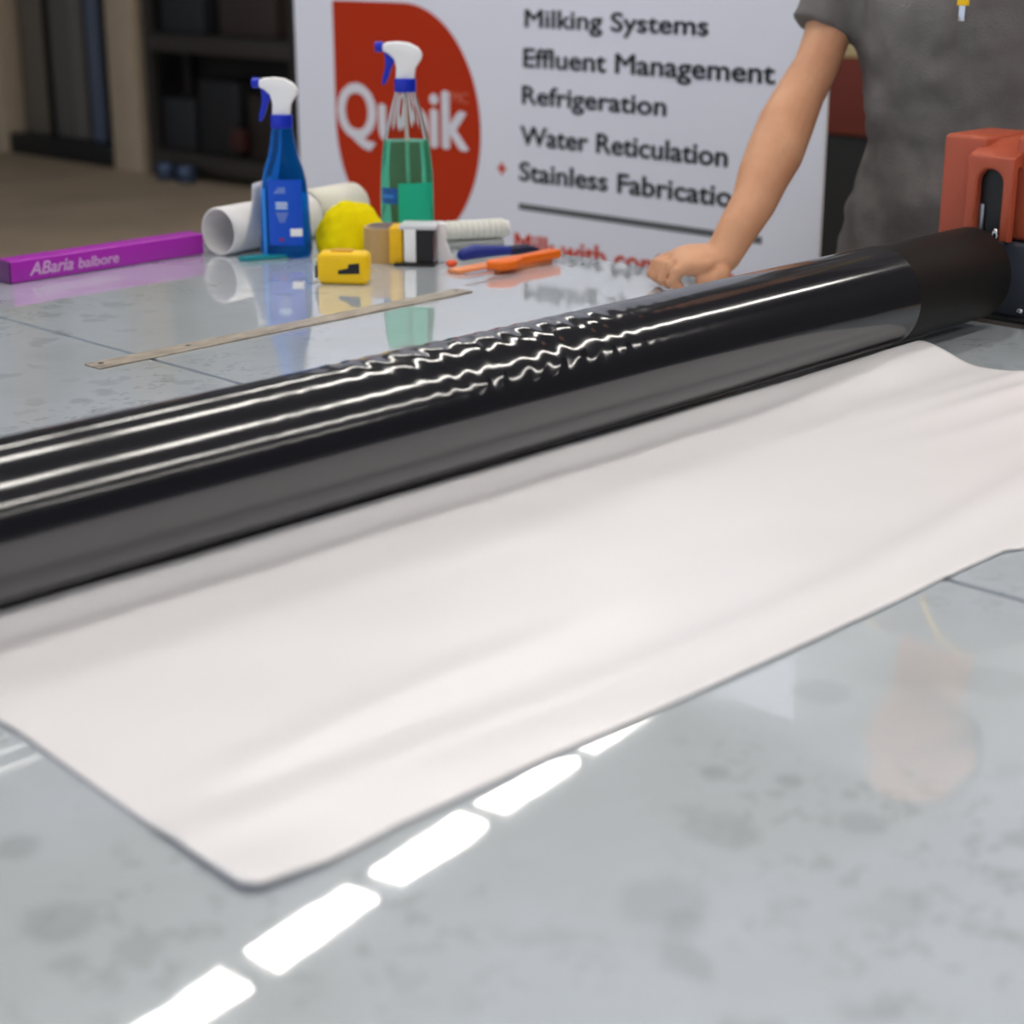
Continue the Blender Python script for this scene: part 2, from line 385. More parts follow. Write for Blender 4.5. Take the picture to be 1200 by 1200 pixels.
def arch_slot_panel(mb, y0, y1, z0, z1, X0, X1, sy0, sy1, sztop):
    """upright panel (normal along x) with an arched slot open at the bottom"""
    n = 14; rad = (sy1 - sy0) / 2; cy_ = (sy0 + sy1) / 2; cz = sztop - rad
    arc = [(cy_ + rad * math.cos(PI * i / n), cz + rad * math.sin(PI * i / n)) for i in range(n + 1)]   # from sy1 side to sy0 side
    poly = [(y0, z0), (y0, z1), (y1, z1), (y1, z0), (sy1, z0)] + arc + [(sy0, z0)]
    M = Matrix(((0, 0, 1, X0), (1, 0, 0, 0), (0, 1, 0, 0), (0, 0, 0, 1)))
    M = Matrix.Translation(Vector((0, 0, 0))) @ M
    mb.prism([(a_, b_) for a_, b_ in poly], X1 - X0, M)
def housing(xf, sgn, parent):
    """orange end hood; xf = plane of its front, sgn = +1 when it extends to +x"""
    X = lambda d: xf + sgn * d
    yl, yr = 1.183, 0.985                          # left and right ends (as seen from the sheet)
    def blk(mb, y0, y1, x0, x1, z0, z1, bev, lean=0.0):
        t = bmesh.new(); bmesh.ops.create_cube(t, size=1)
        bmesh.ops.scale(t, vec=(abs(x1 - x0), abs(y1 - y0), z1 - z0), verts=t.verts)
        bmesh.ops.translate(t, vec=((x0 + x1) / 2, (y0 + y1) / 2, (z0 + z1) / 2), verts=t.verts)
        bmesh.ops.bevel(t, geom=t.edges[:], offset=bev, segments=4, profile=0.5, affect='EDGES')
        bmesh.ops.translate(t, vec=(-go.x, -go.y, -go.z), verts=t.verts)
        mb.merge(t)
    h = MB()
    zb = TZ + 0.099
    blk(h, 1.183, 1.122, X(0.022), X(0.13), TZ + 0.06, TZ + 0.2235, 0.007)
    blk(h, 1.0815, 0.985, X(0.022), X(0.13), zb, TZ + 0.2275, 0.007)
    # centre panel with the slot, its rounded top sloping up to the back
    t = MB(); arch_slot_panel(t, 1.070, 1.134, zb, TZ + 0.203, X(0.0) if sgn > 0 else X(0.012), X(0.012) if sgn > 0 else X(0.0), 1.0835, 1.1185, TZ + 0.187)
    bmesh.ops.translate(t.b, vec=(-go.x, -go.y, -go.z), verts=t.b.verts)
    es = [e for e in t.b.edges if all(abs(v.co.x - (X(0.0) - go.x)) < 1e-5 for v in e.verts) or abs(e.verts[0].co.z - e.verts[1].co.z) < 1e-6 and e.verts[0].co.z > 0.2]
    bmesh.ops.bevel(t.b, geom=es, offset=0.0035, segments=3, profile=0.5, affect='EDGES')
    h.merge(t.b)
    top = [(X(0.0005), TZ + 0.198), (X(0.006), TZ + 0.2045), (X(0.03), TZ + 0.212), (X(0.06), TZ + 0.219), (X(0.128), TZ + 0.219), (X(0.128), TZ + 0.190), (X(0.0005), TZ + 0.190)]
    rr = []
    for y in (1.132, 1.118, 1.10, 1.085, 1.0705):
        dip = 0.0055 * math.exp(-((y - 1.083) / 0.012) ** 2)
        rr.append([G(px, y, pz - (dip if 0 < i < 5 else 0)) for i, (px, pz) in enumerate(top)])
    h.loft(rr)
    o = h.build('end_housing', M_orange, parent, angle=35)
    o['label'] = 'burnt orange end housing with an arched slot'
    # black block standing in for the shade inside the open slot
    MB().box(G((X(0.0135) + X(0.115)) / 2, 1.101, TZ + 0.140), (0.1015, 0.0395, 0.097)).build('slot_shade', M_dark, o, smooth=False)
    MB().box(G(X(0.0115), 1.1145, TZ + 0.120), (0.004, 0.007, 0.045), 0.001).build('slide_pin', M_alu, o)
    # side bracket of slate metal, sitting on the table edge
    bk = MB().box(G(X(0.075), 1.082, TZ + 0.0515), (0.126, 0.198, 0.093), 0.004).build('side_bracket', M_slate, parent)
    bb = MB().box(G(X(0.068), 1.082, TZ + 0.003), (0.140, 0.22, 0.005), 0.001).build('bracket_foot', M_dark, bk)
    for y, z in ((1.046, 0.082), (1.051, 0.013), (1.000, 0.082), (1.000, 0.013), (1.155, 0.082)):
        MB().sphere(G(X(0.0125), y, TZ + z), 0.0048, (0.55, 1, 1), 14).build('screw', M_chrome, bk)
    MB().cyl(G(X(-0.012), RY + SLOPE * xf, RZ), G(X(0.05), RY + SLOPE * xf, RZ), 0.018, n=24).build('axle', M_alu, rl)
    # little bearing latch by the slot
    MB().sphere(G(X(0.000), 1.087, TZ + 0.108), 0.006, (0.7, 0.8, 1.3), 14).build('latch_knob', M_chrome, o)
housing(1.978, 1, g)
housing(0.262, -1, g)

# ------------------------------------------------------------------ the white sheet
def near_y(x):
    K = [(0.45, 0.640), (0.47, 0.633), (0.51, 0.630), (0.56, 0.634), (0.67, 0.633), (0.76, 0.629), (0.91, 0.626), (1.04, 0.625), (1.11, 0.626), (1.197, 0.625), (1.206, 0.617), (1.40, 0.615), (1.76, 0.618)]
    for (a0, b0), (a1, b1) in zip(K, K[1:]):
        if a0 <= x <= a1: return b0 + (b1 - b0) * (x - a0) / (a1 - a0)
    return 0.62
def sheet_z(x, y, v):
    z = 0.0020
    q = Vector((x, y, 0))
    edge = smoothstep(0.0, 0.10, min(x - 0.46, y - 0.62, 1.74 - x) + 0.02)
    z += (0.0012 * noise.noise(q * 6.0) + 0.0006 * noise.noise(Vector((x * 9, y * 16, 3)))) * edge
    # ridge just inside the near edge
    z += 0.0042 * math.exp(-((y - 0.690 - 0.02 * math.sin(x * 5)) / 0.022) ** 2) * (0.45 + 0.55 * smoothstep(0.5, 1.0, x))
    z += 0.0020 * math.exp(-((y - 0.765 - 0.03 * (x - 1)) / 0.02) ** 2) * smoothstep(0.45, 0.6, x) * (1 - smoothstep(0.7, 1.0, x))
    # corner curl
    d = math.hypot(x - 0.46, y - 0.64)
    z += 0.004 * math.exp(-(d / 0.05) ** 2)
    # creases fanning in from the right edge
    for cyc, amp in ((0.86, 0.0026), (0.80, 0.0030), (0.735, 0.0022), (0.90, 0.0016)):
        yy = cyc + 0.10 * (1.74 - x)
        z += amp * math.exp(-((y - yy) / (0.010 + 0.03 * (1.74 - x))) ** 2) * smoothstep(1.30, 1.72, x)
    # lift over the nip at the right end
    z += 0.0165 * smoothstep(0.955, 1.036, y) * smoothstep(1.35, 1.70, x) * (1 - smoothstep(1.036, 1.075, y))
    z += 0.0090 * smoothstep(1.018, 1.056, y) * (1 - smoothstep(1.35, 1.70, x))
    z += 0.004 * smoothstep(1.45, 1.74, x) * math.exp(-((y - 0.88) / 0.05) ** 2)
    z *= 1 - 0.85 * smoothstep(1.053, 1.068, y)
    return max(z, 0.0008)
sh = MB()
NX, NY = 260, 110
grid = []
for i in range(NX + 1):
    u = i / NX; col = []
    for j in range(NY + 1):
        v = j / NY
        xl = 0.460 + 0.0195 * min(1.0, v / 0.55); xr = 1.742 - 0.012 * math.exp(-((v - 0.65) / 0.2) ** 2)
        x = xl + (xr - xl) * u
        y0 = near_y(x); 
        y = y0 + (1.100 - y0) * v
        if j == 0 and i == 0: x += 0.004; y += 0.004
        col.append(sh.b.verts.new((x, y, TZ + sheet_z(x, y, v))))
    grid.append(col)
for i in range(NX):
    for j in range(NY):
        sh.b.faces.new((grid[i][j], grid[i + 1][j], grid[i + 1][j + 1], grid[i][j + 1]))
sheet = sh.build('vinyl_sheet', M_paper, None, angle=80)
so = sheet.modifiers.new('thickness', 'SOLIDIFY'); so.thickness = 0.0006; so.offset = 1
tag(sheet, 'long glossy white vinyl sheet lying flat in front of the black roller', 'sheet')

# ------------------------------------------------------------------ trade banner
BX = 2.80
bn = thing('display_banner', 'white display banner with red logo drop standing behind the table', 'banner', (BX, 2.69, 0))
M_banner = mat('matt_white_banner', rgb(236, 239, 253), 0.75, spec=0.2)
M_red = mat('brick_red_print', rgb(186, 50, 12), 0.6, spec=0.2)
M_ink = mat('charcoal_print', rgb(52, 54, 58), 0.6, spec=0.2)
M_rule = mat('grey_print', rgb(104, 106, 110), 0.6, spec=0.2)
M_slogan = mat('orange_red_print', rgb(206, 74, 48), 0.6, spec=0.2)
M_logotext = mat('white_print', rgb(226, 226, 236), 0.6, spec=0.2)
M_faint = mat('pale_red_print', rgb(214, 120, 100), 0.6, spec=0.2)
def B(y, z, out=0.0):      # matrix on the banner face: local X -> -y, local Y -> +z, local Z -> -x
    return Matrix(((0, 0, -1, 0.0 - out), (-1, 0, 0, y - 2.69), (0, 1, 0, z + TZ), (0, 0, 0, 1)))
MB().box((0.006, 0.0055, 1.02), (0.011, 1.567, 1.96), 0.002).build('banner_panel', M_banner, bn)
MB().box((0.02, 0.0055, 0.03), (0.36, 1.62, 0.06), 0.008).build('banner_base', M_alu, bn)
# red drop: square upper-left corner, round elsewhere
a_, b_ = 0.250, 0.2775; ycen, zcen = 3.081, 0.0405
poly = []
for i in range(72):
    t = 2 * PI * i / 72
    if PI / 2 < t < PI: continue
    poly.append((a_ * math.cos(t), b_ * math.sin(t)))
# order: from angle 0 to 90, the corner, then 180..360
q1 = [(a_ * math.cos(t), b_ * math.sin(t)) for t in [PI / 2 * k / 20 for k in range(21)]]
q2 = [(a_ * math.cos(t), b_ * math.sin(t)) for t in [PI + PI * k / 40 for k in range(41)]]
MB().prism(q1 + [(-a_, b_)] + q2[:-1], 0.0006, B(ycen, zcen, 0.0)).build('logo_drop', M_red, bn, smooth=False)
text_mesh('logo_word', 'Qubik', M_logotext, bn, B(3.318, 0.002, 0.0006), width=0.445, height=0.132, bold=0.045)
text_mesh('logo_word', 'TMC', M_faint, bn, B(2.945, 0.105, 0.0006), width=0.075, height=0.024)
for body, y, z, y1, h in (('Milking Systems', 2.692, 0.2775, 2.196, 0.038), ('Effluent Management', 2.696, 0.194, 2.031, 0.041), ('Refrigeration', 2.700, 0.116, 2.297, 0.040),
                         ('Water Reticulation', 2.705, 0.028, 2.137, 0.042), ('Stainless Fabrication', 2.708, -0.050, 2.085, 0.042)):
    text_mesh('banner_text', body, M_ink, bn, B(y, z, 0.0), width=y - y1, height=h, bold=0.05)
MB().prism([(0, 0), (0.667, 0), (0.667, 0.014), (0, 0.014)], 0.0006, B(2.711, -0.115)).build('rule_line', M_rule, bn, smooth=False)
text_mesh('banner_slogan', 'Milk with confidence', M_slogan, bn, B(2.722, -0.212), width=0.615, height=0.046, bold=0.05)
MB().prism([(-.013, -.004), (-.004, -.004), (-.004, -.013), (.004, -.013), (.004, -.004), (.013, -.004), (.013, .004), (.004, .004), (.004, .013), (-.004, .013), (-.004, .004), (-.013, .004)],
           0.0006, B(2.764, -0.030)).build('plus_mark', M_slogan, bn, smooth=False)

# ------------------------------------------------------------------ spray bottles
def spray_head(parent, z0, m_head, m_blue, k=1.0, wide=1.0):
    """trigger head with its collar; local -x is the nozzle side; z0 = bottom of the collar"""
    MB().cyl((0, 0, z0), (0, 0, z0 + 0.020 * k), 0.0165 * k, n=28, bev=0.0015).build('collar', m_blue, parent)
    M = Matrix(((1, 0, 0, 0), (0, 0, -1, 0), (0, 1, 0, z0), (0, 0, 0, 1)))
    prof = [(0.013, 0.019), (0.0145, 0.034), (0.0235, 0.048), (0.0245, 0.056), (0.019, 0.0645), (0.006, 0.0715), (-0.010, 0.0735), (-0.026, 0.072), (-0.030, 0.069), (-0.030, 0.060), (-0.022, 0.056), (-0.014, 0.048), (-0.0115, 0.036), (-0.0125, 0.019)]
    t = MB().prism([(x * k * wide, y * k) for x, y in prof], 0.020 * k, M @ Matrix.Translation((0, 0, -0.010 * k)), bev=0.0)
    bmesh.ops.bevel(t.b, geom=[e for e in t.b.edges], offset=0.0042 * k, segments=3, profile=0.5, affect='EDGES', clamp_overlap=True)
    t.build('spray_head', m_head, parent, angle=60)
    nz = MB().cyl((-0.029 * k * wide, 0, z0 + 0.0655 * k), (-0.041 * k * wide, 0, z0 + 0.0655 * k), 0.0078 * k, n=20, bev=0.0015)
    nz.build('nozzle', m_blue, parent)
    trig = [(-0.029, 0.062), (-0.013, 0.054), (-0.014, 0.045), (-0.019, 0.034), (-0.0225, 0.022), (-0.0285, 0.010), (-0.0325, 0.011), (-0.031, 0.022), (-0.027, 0.036), (-0.027, 0.05)]
    t = MB().prism([(x * k * wide, y * k) for x, y in trig], 0.012 * k, M @ Matrix.Translation((0, 0, -0.006 * k)))
    bmesh.ops.bevel(t.b, geom=t.b.edges[:], offset=0.0012 * k, segments=2, profile=0.5, affect='EDGES', clamp_overlap=True)
    t.build('trigger', m_blue, parent)
ANG = math.radians(44.3 - 90)
M_blueplastic = mat('royal_blue_plastic', rgb(10, 42, 190), 0.35)
M_bluebottle = mat('translucent_blue_plastic', rgb(20, 120, 215), 0.10, trans=0.75, ior=1.2, spec=0.5)
M_bluelabel = mat('blue_label', rgb(8, 82, 208), 0.35)
M_sky = mat('light_blue_label', rgb(50, 140, 235), 0.4)
bb = thing('spray_bottle', 'translucent blue spray bottle standing beside the white paper roll', 'bottle', (1.649, 2.087, TZ), ANG)
prof = [(0.0, 0.034), (0.003, 0.0375), (0.012, 0.0390), (0.045, 0.0375), (0.086, 0.0358), (0.100, 0.0345), (0.116, 0.0325), (0.132, 0.0290), (0.145, 0.0245), (0.160, 0.0205), (0.175, 0.0180), (0.186, 0.0165), (0.193, 0.0160)]
MB().loft([superring(z, a, a * 0.62 if z < 0.11 else a * (0.62 + 0.38 * smoothstep(0.11, 0.18, z)), 48, 2.9 - 0.9 * smoothstep(0.09, 0.18, z)) for z, a in prof]).build('bottle_body', M_bluebottle, bb, angle=50)
def label_patch(parent, name, m, x0, x1, z0, z1, a, b, e=2.9, off=0.0008, n=14, taper=0.0):
    """a thin label hugging the camera-side wall of a superellipse bottle"""
    t = bmesh.new(); rows = []
    for i in range(n + 1):
        col = []
        for z in (z0, z1):
            x = x0 + (x1 - x0) * i / n
            aa = a - taper * (z - z0)
            y = -b * max(0.0, 1 - abs(x / aa) ** e) ** (1 / e) - off
            col.append((t.verts.new((x, y, z)), t.verts.new((x, y + off, z))))
        rows.append(col)
    for i in range(n):
        for k in (0, 1):
            t.faces.new((rows[i][0][k], rows[i + 1][0][k], rows[i + 1][1][k], rows[i][1][k]))
    mb = MB(); mb.b.free(); mb.b = t
    return mb.build(name, m, parent)
lab = label_patch(bb, 'front_label', M_bluelabel, -0.022, 0.0285, 0.020, 0.118, 0.0385, 0.0240, taper=0.03)
label_patch(bb, 'side_stripe', M_sky, -0.0325, -0.0265, 0.006, 0.105, 0.0395, 0.0244, taper=0.03, off=0.0010)
label_patch(lab, 'label_text', M_sky, -0.012, 0.008, 0.073, 0.086, 0.0385, 0.0240, off=0.0018)
for z in (0.0755, 0.0795, 0.083):
    label_patch(lab, 'label_text', white_plastic, -0.0105, 0.0065, z, z + 0.0016, 0.0385, 0.0240, off=0.0024)
for k in range(6):
    label_patch(lab, 'label_stripe', mat('pale_label_stripe', rgb(150, 175, 230), 0.5) if k == 0 else bpy.data.materials['pale_label_stripe'], -0.0115 + 0.0011 * k, 0.0075 - 0.0011 * k, 0.068 - 0.0026 * k, 0.0692 - 0.0026 * k, 0.0385, 0.0240, off=0.0018)
for k in range(4):
    label_patch(lab, 'label_stripe', bpy.data.materials['pale_label_stripe'], -0.013 + 0.002 * k, 0.004, 0.098 + 0.0024 * k, 0.0992 + 0.0024 * k, 0.0365, 0.0232, off=0.0018)
label_patch(lab, 'white_badge', white_plastic, 0.010, 0.0275, 0.034, 0.0455, 0.0385, 0.0240, off=0.0024)
label_patch(lab, 'red_badge', mat('label_red', rgb(170, 30, 60), 0.5), -0.006, -0.001, 0.0265, 0.0315, 0.0385, 0.0240, off=0.0024)
spray_head(bb, 0.191, white_plastic, M_blueplastic, 1.0, 1.02)

gb = thing('spray_bottle', 'clear spray bottle half full of green liquid, blue collar, white trigger head', 'bottle', (1.846, 2.030, TZ), ANG)
M_clear = mat('clear_plastic', rgb(238, 246, 242), 0.06, trans=1.0, ior=1.08)
M_green = mat('green_cleaning_liquid', rgb(120, 232, 196), 0.12, trans=0.82, ior=1.06)
gp = [(0.0, 0.036), (0.004, 0.0405), (0.03, 0.0415), (0.08, 0.0412), (0.115, 0.0402), (0.143, 0.0375), (0.160, 0.0350), (0.175, 0.0320), (0.190, 0.0285), (0.205, 0.0245), (0.220, 0.0200), (0.230, 0.0170), (0.237, 0.0160)]
MB().loft([superring(z, a, a * 0.72, 48, 2.4) for z, a in gp]).build('bottle_body', M_clear, gb, angle=50)
MB().loft([superring(z + 0.002, a - 0.0016, a * 0.72 - 0.0016, 48, 2.4) for z, a in gp if z < 0.168]).build('liquid', M_green, gb, angle=50)
label_patch(gb, 'front_label', mat('blue_sticker', rgb(24, 92, 184), 0.4), -0.0385, -0.013, 0.068, 0.092, 0.0410, 0.0295, e=2.4, off=0.001)
label_patch(gb, 'label_text', bpy.data.materials['light_blue_label'], -0.036, -0.019, 0.077, 0.082, 0.0410, 0.0295, e=2.4, off=0.0018)
label_patch(gb, 'green_back_label', mat('green_label', rgb(24, 190, 150), 0.5), -0.012, 0.0395, 0.010, 0.100, 0.0412, 0.0297, e=2.4, off=0.0006)
MB().tube([(0.004, 0, 0.006), (0.002, 0, 0.12), (0, 0, 0.236)], 0.003, n=10).build('dip_tube', mat('milky_tube', rgb(226, 206, 200), 0.3), gb)
spray_head(gb, 0.235, white_plastic, M_blueplastic, 1.02, 1.08)

# ------------------------------------------------------------------ paper roll with a loose flap
M_roll = mat('matt_white_paper', rgb(236, 234, 234), 0.6, spec=0.3)
M_tubein = mat('pale_grey_paper', rgb(205, 204, 212), 0.7)
pr = thing('paper_roll', 'white paper roll with an open end lying behind the blue spray bottle', 'roll', (1.579, 2.163, TZ + 0.0002))
d = Vector((1, 0.17, 0)).normalized(); nrm = Vector((-d.y, d.x, 0))
def roll_ring(dist, r, n=48):
    return [d * dist + nrm * (math.cos(2 * PI * i / n) * r) + Vector((0, 0, 0.0365 + math.sin(2 * PI * i / n) * r)) for i in range(n)]
rr = [roll_ring(0, 0.0345), roll_ring(0.002, 0.0362), roll_ring(0.15, 0.0360), roll_ring(0.315, 0.0355), roll_ring(0.316, 0.0335), roll_ring(0.16, 0.0335), roll_ring(0.0, 0.0335), roll_ring(0, 0.0345)]
MB().loft(rr, cap=False).build('rolled_sheet', M_roll, pr, angle=50)
# flap curling up from the roll, standing behind the blue bottle
fl = MB(); cols = []
for i in range(13):
    u = i / 12; c = []
    for j in range(9):
        v = j / 8
        p = d * (0.010 + 0.060 * u + 0.022 * v) + nrm * (-0.036 - 0.012 * math.sin(v * 2.4) + 0.006 * u) + Vector((0, 0, 0.016 + (0.096 - 0.004 * (1 - u)) * v))
        c.append(fl.b.verts.new(p))
    cols.append(c)
for i in range(12):
    for j in range(8): fl.b.faces.new((cols[i][j], cols[i + 1][j], cols[i + 1][j + 1], cols[i][j + 1]))
o = fl.build('loose_flap', M_roll, pr, angle=80)
o.modifiers.new('thickness', 'SOLIDIFY').thickness = 0.0005
# cream inner sheet poking out at the far end
fl = MB(); cols = []
for i in range(13):
    a = math.radians(-30 + 210 * i / 12); c = []
    for x in (0.20, 0.318): c.append(fl.b.verts.new(d * x + nrm * math.cos(a) * (0.0378) + Vector((0, 0, 0.0385 + math.sin(a) * 0.0378))))
    cols.append(c)
for i in range(12): fl.b.faces.new((cols[i][0], cols[i + 1][0], cols[i + 1][1], cols[i][1]))
o = fl.build('outer_wrap', mat('cream_paper', rgb(238, 234, 220), 0.6), pr, angle=80)
o.modifiers.new('thickness', 'SOLIDIFY').thickness = 0.0005

# ------------------------------------------------------------------ purple spirit-level bar
M_purple = mat('anodised_purple', rgb(172, 34, 180), 0.32, spec=0.6)
M_lilac = mat('pale_lilac_print', rgb(216, 170, 220), 0.5)
pb = thing('purple_bar', 'long purple metal bar with pale lettering along the end of the table', 'bar', (1.236, 2.180, TZ + 0.0002), math.radians(1.5))
MB().box((0.1675, 0.020, 0.016), (0.335, 0.038, 0.031), 0.0022).build('bar_body', M_purple, pb)
MB().box((-0.001, 0.020, 0.016), (0.004, 0.0384, 0.0314), 0.001).build('end_cap', mat('dark_purple_plastic', rgb(96, 30, 104), 0.4), pb)
MT = Matrix(((1, 0, 0, 0.030), (0, 0, -1, 0.0010), (0, 1, 0, 0.0085), (0, 0, 0, 1)))
text_mesh('lettering', 'ABaria', M_lilac, pb, MT, width=0.070, height=0.0185, bold=0.04, shear=0.3, depth=0.0004)
MT2 = Matrix(((1, 0, 0, 0.110), (0, 0, -1, 0.0010), (0, 1, 0, 0.0085), (0, 0, 0, 1)))
text_mesh('lettering', 'balbore', M_lilac, pb, MT2, width=0.068, height=0.0150, bold=0.04, shear=0.2, depth=0.0004)

# ------------------------------------------------------------------ yellow cloth
cl = MB(); t = bmesh.new(); bmesh.ops.create_icosphere(t, subdivisions=5, radius=1)
for v in t.verts:
    p = v.co.copy(); h = max(p.z, -0.55)
    r = 1 + 0.10 * noise.noise(p * 1.6 + Vector((4, 1, 0))) + 0.05 * noise.noise(p * 3.7)
    fl_ = 1 + 0.18 * smoothstep(0.2, -0.55, h)
    v.co = Vector((p.x * 0.051 * r * fl_, p.y * 0.034 * r * fl_, (h + 0.55) * 0.0505 * (1 + 0.06 * noise.noise(p * 2.2))))
cl.merge(t)
cl = cl.build('yellow_cloth', mat('yellow_microfibre', rgb(255, 228, 0), 0.85, spec=0.2, var=0.05, vscale=60, bump=0.4, bscale=500), None, angle=180)
cl.location = (1.738, 2.040, TZ); cl.rotation_euler = (0, 0, ANG)
tag(cl, 'bunched yellow cleaning cloth lying against the white paper roll', 'cloth')

# ------------------------------------------------------------------ tape measures and tape roll
tm = thing('tape_measure', 'small yellow tape measure with black label in front of the cloth', 'tape measure', (1.553, 1.849, TZ + 0.0002), ANG + math.radians(-8))
MB().box((0.002, 0.018, 0.0225), (0.073, 0.034, 0.0455), 0.009, seg=4).build('case', M_yellow, tm)
MB().box((-0.0335, 0.018, 0.020), (0.0045, 0.024, 0.022), 0.0015).build('tape_mouth', M_dark, tm)
MB().box((-0.0375, 0.018, 0.016), (0.003, 0.022, 0.018), 0.001).build('end_hook', M_alu, tm)
M = Matrix(((1, 0, 0, 0.0), (0, 0, -1, 0.0012), (0, 1, 0, 0.0), (0, 0, 0, 1)))
MB().prism([(-0.003, 0.015), (0.027, 0.0165), (0.027, 0.031), (0.012, 0.029), (0.011, 0.0235), (-0.003, 0.0205)], 0.0012, M).build('label', M_black, tm)
MB().box((0.0, 0.018, 0.0455), (0.030, 0.020, 0.003), 0.001).build('lock_slide', mat('amber_plastic', rgb(222, 160, 10), 0.4), tm)

tr = thing('tape_roll', 'tan roll of packing tape standing flat behind the yellow tape measure', 'tape', (1.730, 1.952, TZ + 0.0002))
def tube_rings(ro, ri, h, n=48):
    c = lambda r, z: [(r * math.cos(2 * PI * i / n), r * math.sin(2 * PI * i / n), z) for i in range(n)]
    return [c(ro, 0), c(ro, h), c(ri, h), c(ri, 0), c(ro, 0)]
MB().loft(tube_rings(0.033, 0.027, 0.0505), cap=False).build('tape_winding', mat('tan_packing_tape', rgb(196, 160, 104), 0.3, var=0.06, vscale=3, stretch=(14, 14, 0.5)), tr)
MB().loft(tube_rings(0.0269, 0.0245, 0.0525), cap=False).build('cardboard_core', mat('grey_cardboard', rgb(172, 160, 158), 0.8), tr)

ct = thing('tape_measure', 'chunky silver and black tape measure with a yellow side, below the green bottle', 'tape measure', (1.734, 1.897, TZ + 0.0002), ANG + math.radians(-6))
MB().box((0.010, 0.018, 0.030), (0.050, 0.050, 0.055), 0.005).build('case', M_alu, ct)
MB().box((-0.0235, 0.008, 0.0290), (0.020, 0.040, 0.056), 0.004).build('yellow_side', mat('amber_yellow_plastic', rgb(244, 190, 20), 0.35, var=0.08, vscale=60), ct)
MB().box((-0.002, -0.010, 0.0295), (0.018, 0.008, 0.050), 0.002).build('front_plate', white_plastic, ct)
MB().box((0.0200, -0.010, 0.0285), (0.0245, 0.009, 0.048), 0.002).build('rubber_grip', M_black, ct)
MB().box((0.010, 0.008, 0.0565), (0.056, 0.044, 0.008), 0.0025).build('top_plate', mat('silver_plastic', rgb(216, 218, 224), 0.3), ct)
MB().box((0.005, 0.006, 0.0022), (0.060, 0.050, 0.004), 0.001).build('base_plate', M_dark, ct)

wc = thing('plastic_wedge', 'white plastic wedge leaning beside the silver and black tape measure', 'wedge', (1.782, 1.880, TZ + 0.0002), ANG)
M = Matrix(((1, 0, 0, 0), (0, 0, -1, 0.012), (0, 1, 0, 0), (0, 0, 0, 1)))
MB().prism([(-0.010, 0.0), (0.014, 0.0), (0.0035, 0.030), (0.002, 0.058), (-0.010, 0.060)], 0.022, M, bev=0.002).build('wedge_body', white_plastic, wc)
bd_ = MB().sphere((0, 0, 0.006), 0.009, (1.15, 0.8, 0.62), 20).build('red_bead', mat('coral_red_plastic', rgb(232, 92, 52), 0.4))
bd_.location = (1.757, 1.838, TZ); tag(bd_, 'small coral red bead lying in front of the white wedge', 'bead')

# ------------------------------------------------------------------ white roll on the right
wr = thing('cord_roll', 'thin white ribbed roll lying to the right of the green bottle', 'roll', (1.852, 1.972, TZ + 0.0002))
ax = Vector((.894, -.447, 0)).normalized(); sd = Vector((-ax.y, ax.x, 0))
rg = []
n = 60
for i in range(n + 1):
    s = i / n * 0.112; r = 0.0155 + 0.0007 * math.sin(i * 2 * PI / 5) - (0.002 if i in (0, n) else 0)
    rg.append([ax * s + sd * math.cos(2 * PI * k / 24) * r + Vector((0, 0, 0.0262 + math.sin(2 * PI * k / 24) * r)) for k in range(24)])
MB().loft(rg).build('winding', mat('ivory_cord', rgb(226, 226, 218), 0.6), wr, angle=80)
MB().cyl(ax * 0.1105 + Vector((0, 0, 0.0262)), ax * 0.118 + Vector((0, 0, 0.0262)), 0.012, n=24).build('core', M_roll, wr)
MB().box(ax * 0.055 + Vector((0, 0, 0.0053)), (0.105, 0.03, 0.0104), 0.002, rot=math.atan2(ax.y, ax.x)).build('grey_cradle', mat('grey_translucent_plastic', rgb(168, 172, 172), 0.3), wr)

# ------------------------------------------------------------------ hand tools by the table edge
M_org = mat('safety_orange_plastic', rgb(250, 116, 14), 0.4)
M_navy = mat('navy_blue_plastic', rgb(22, 44, 140), 0.4)
def tool_matrix(p0, p1):
    p0, p1 = Vector(p0), Vector(p1); d_ = p1 - p0
    return p0, math.atan2(d_.y, d_.x), d_.length
p0, an, ln = tool_matrix((1.752, 1.755, 0), (1.900, 1.763, 0))
ok = thing('craft_knife', 'orange craft knife with a hooked head near the table edge', 'knife', (p0.x, p0.y, TZ + 0.0002), an)
pts = [(0.0, 0.005), (0.012, 0.016), (0.040, 0.014), (0.070, 0.010), (0.105, 0.010), (0.148, 0.012), (0.152, 0.0), (0.148, -0.012), (0.105, -0.010), (0.065, -0.008), (0.050, -0.016), (0.030, -0.022), (0.012, -0.018)]
MB().prism(pts, 0.013, Matrix.Translation((0, 0, 0.006)), bev=0.003).build('handle', M_org, ok)
MB().prism([(-0.055, -0.003), (0.03, -0.007), (0.03, 0.007), (-0.045, 0.005)], 0.0012, Matrix.Translation((0, 0, 0.007))).build('blade', M_chrome, ok, smooth=False)
MB().box((0.075, 0.0, 0.003), (0.12, 0.012, 0.0055), 0.001).build('belly_strip', mat('pale_orange_plastic', rgb(240, 150, 96), 0.4), ok)
o2 = thing('scraper', 'flat pale orange scraper lying between the blue cutter and the orange knife', 'scraper', (1.724, 1.800, TZ + 0.0002), math.radians(-2))
MB().prism([(0, -0.012), (0.10, -0.018), (0.115, 0.0), (0.10, 0.016), (0, 0.012)], 0.006, None, bev=0.0015).build('scraper_blade', bpy.data.materials['pale_orange_plastic'], o2)
bc = thing('cutter', 'navy blue handled cutter with a dark tip beside the orange knife', 'cutter', (1.795, 1.852, TZ + 0.0002), math.radians(-8))
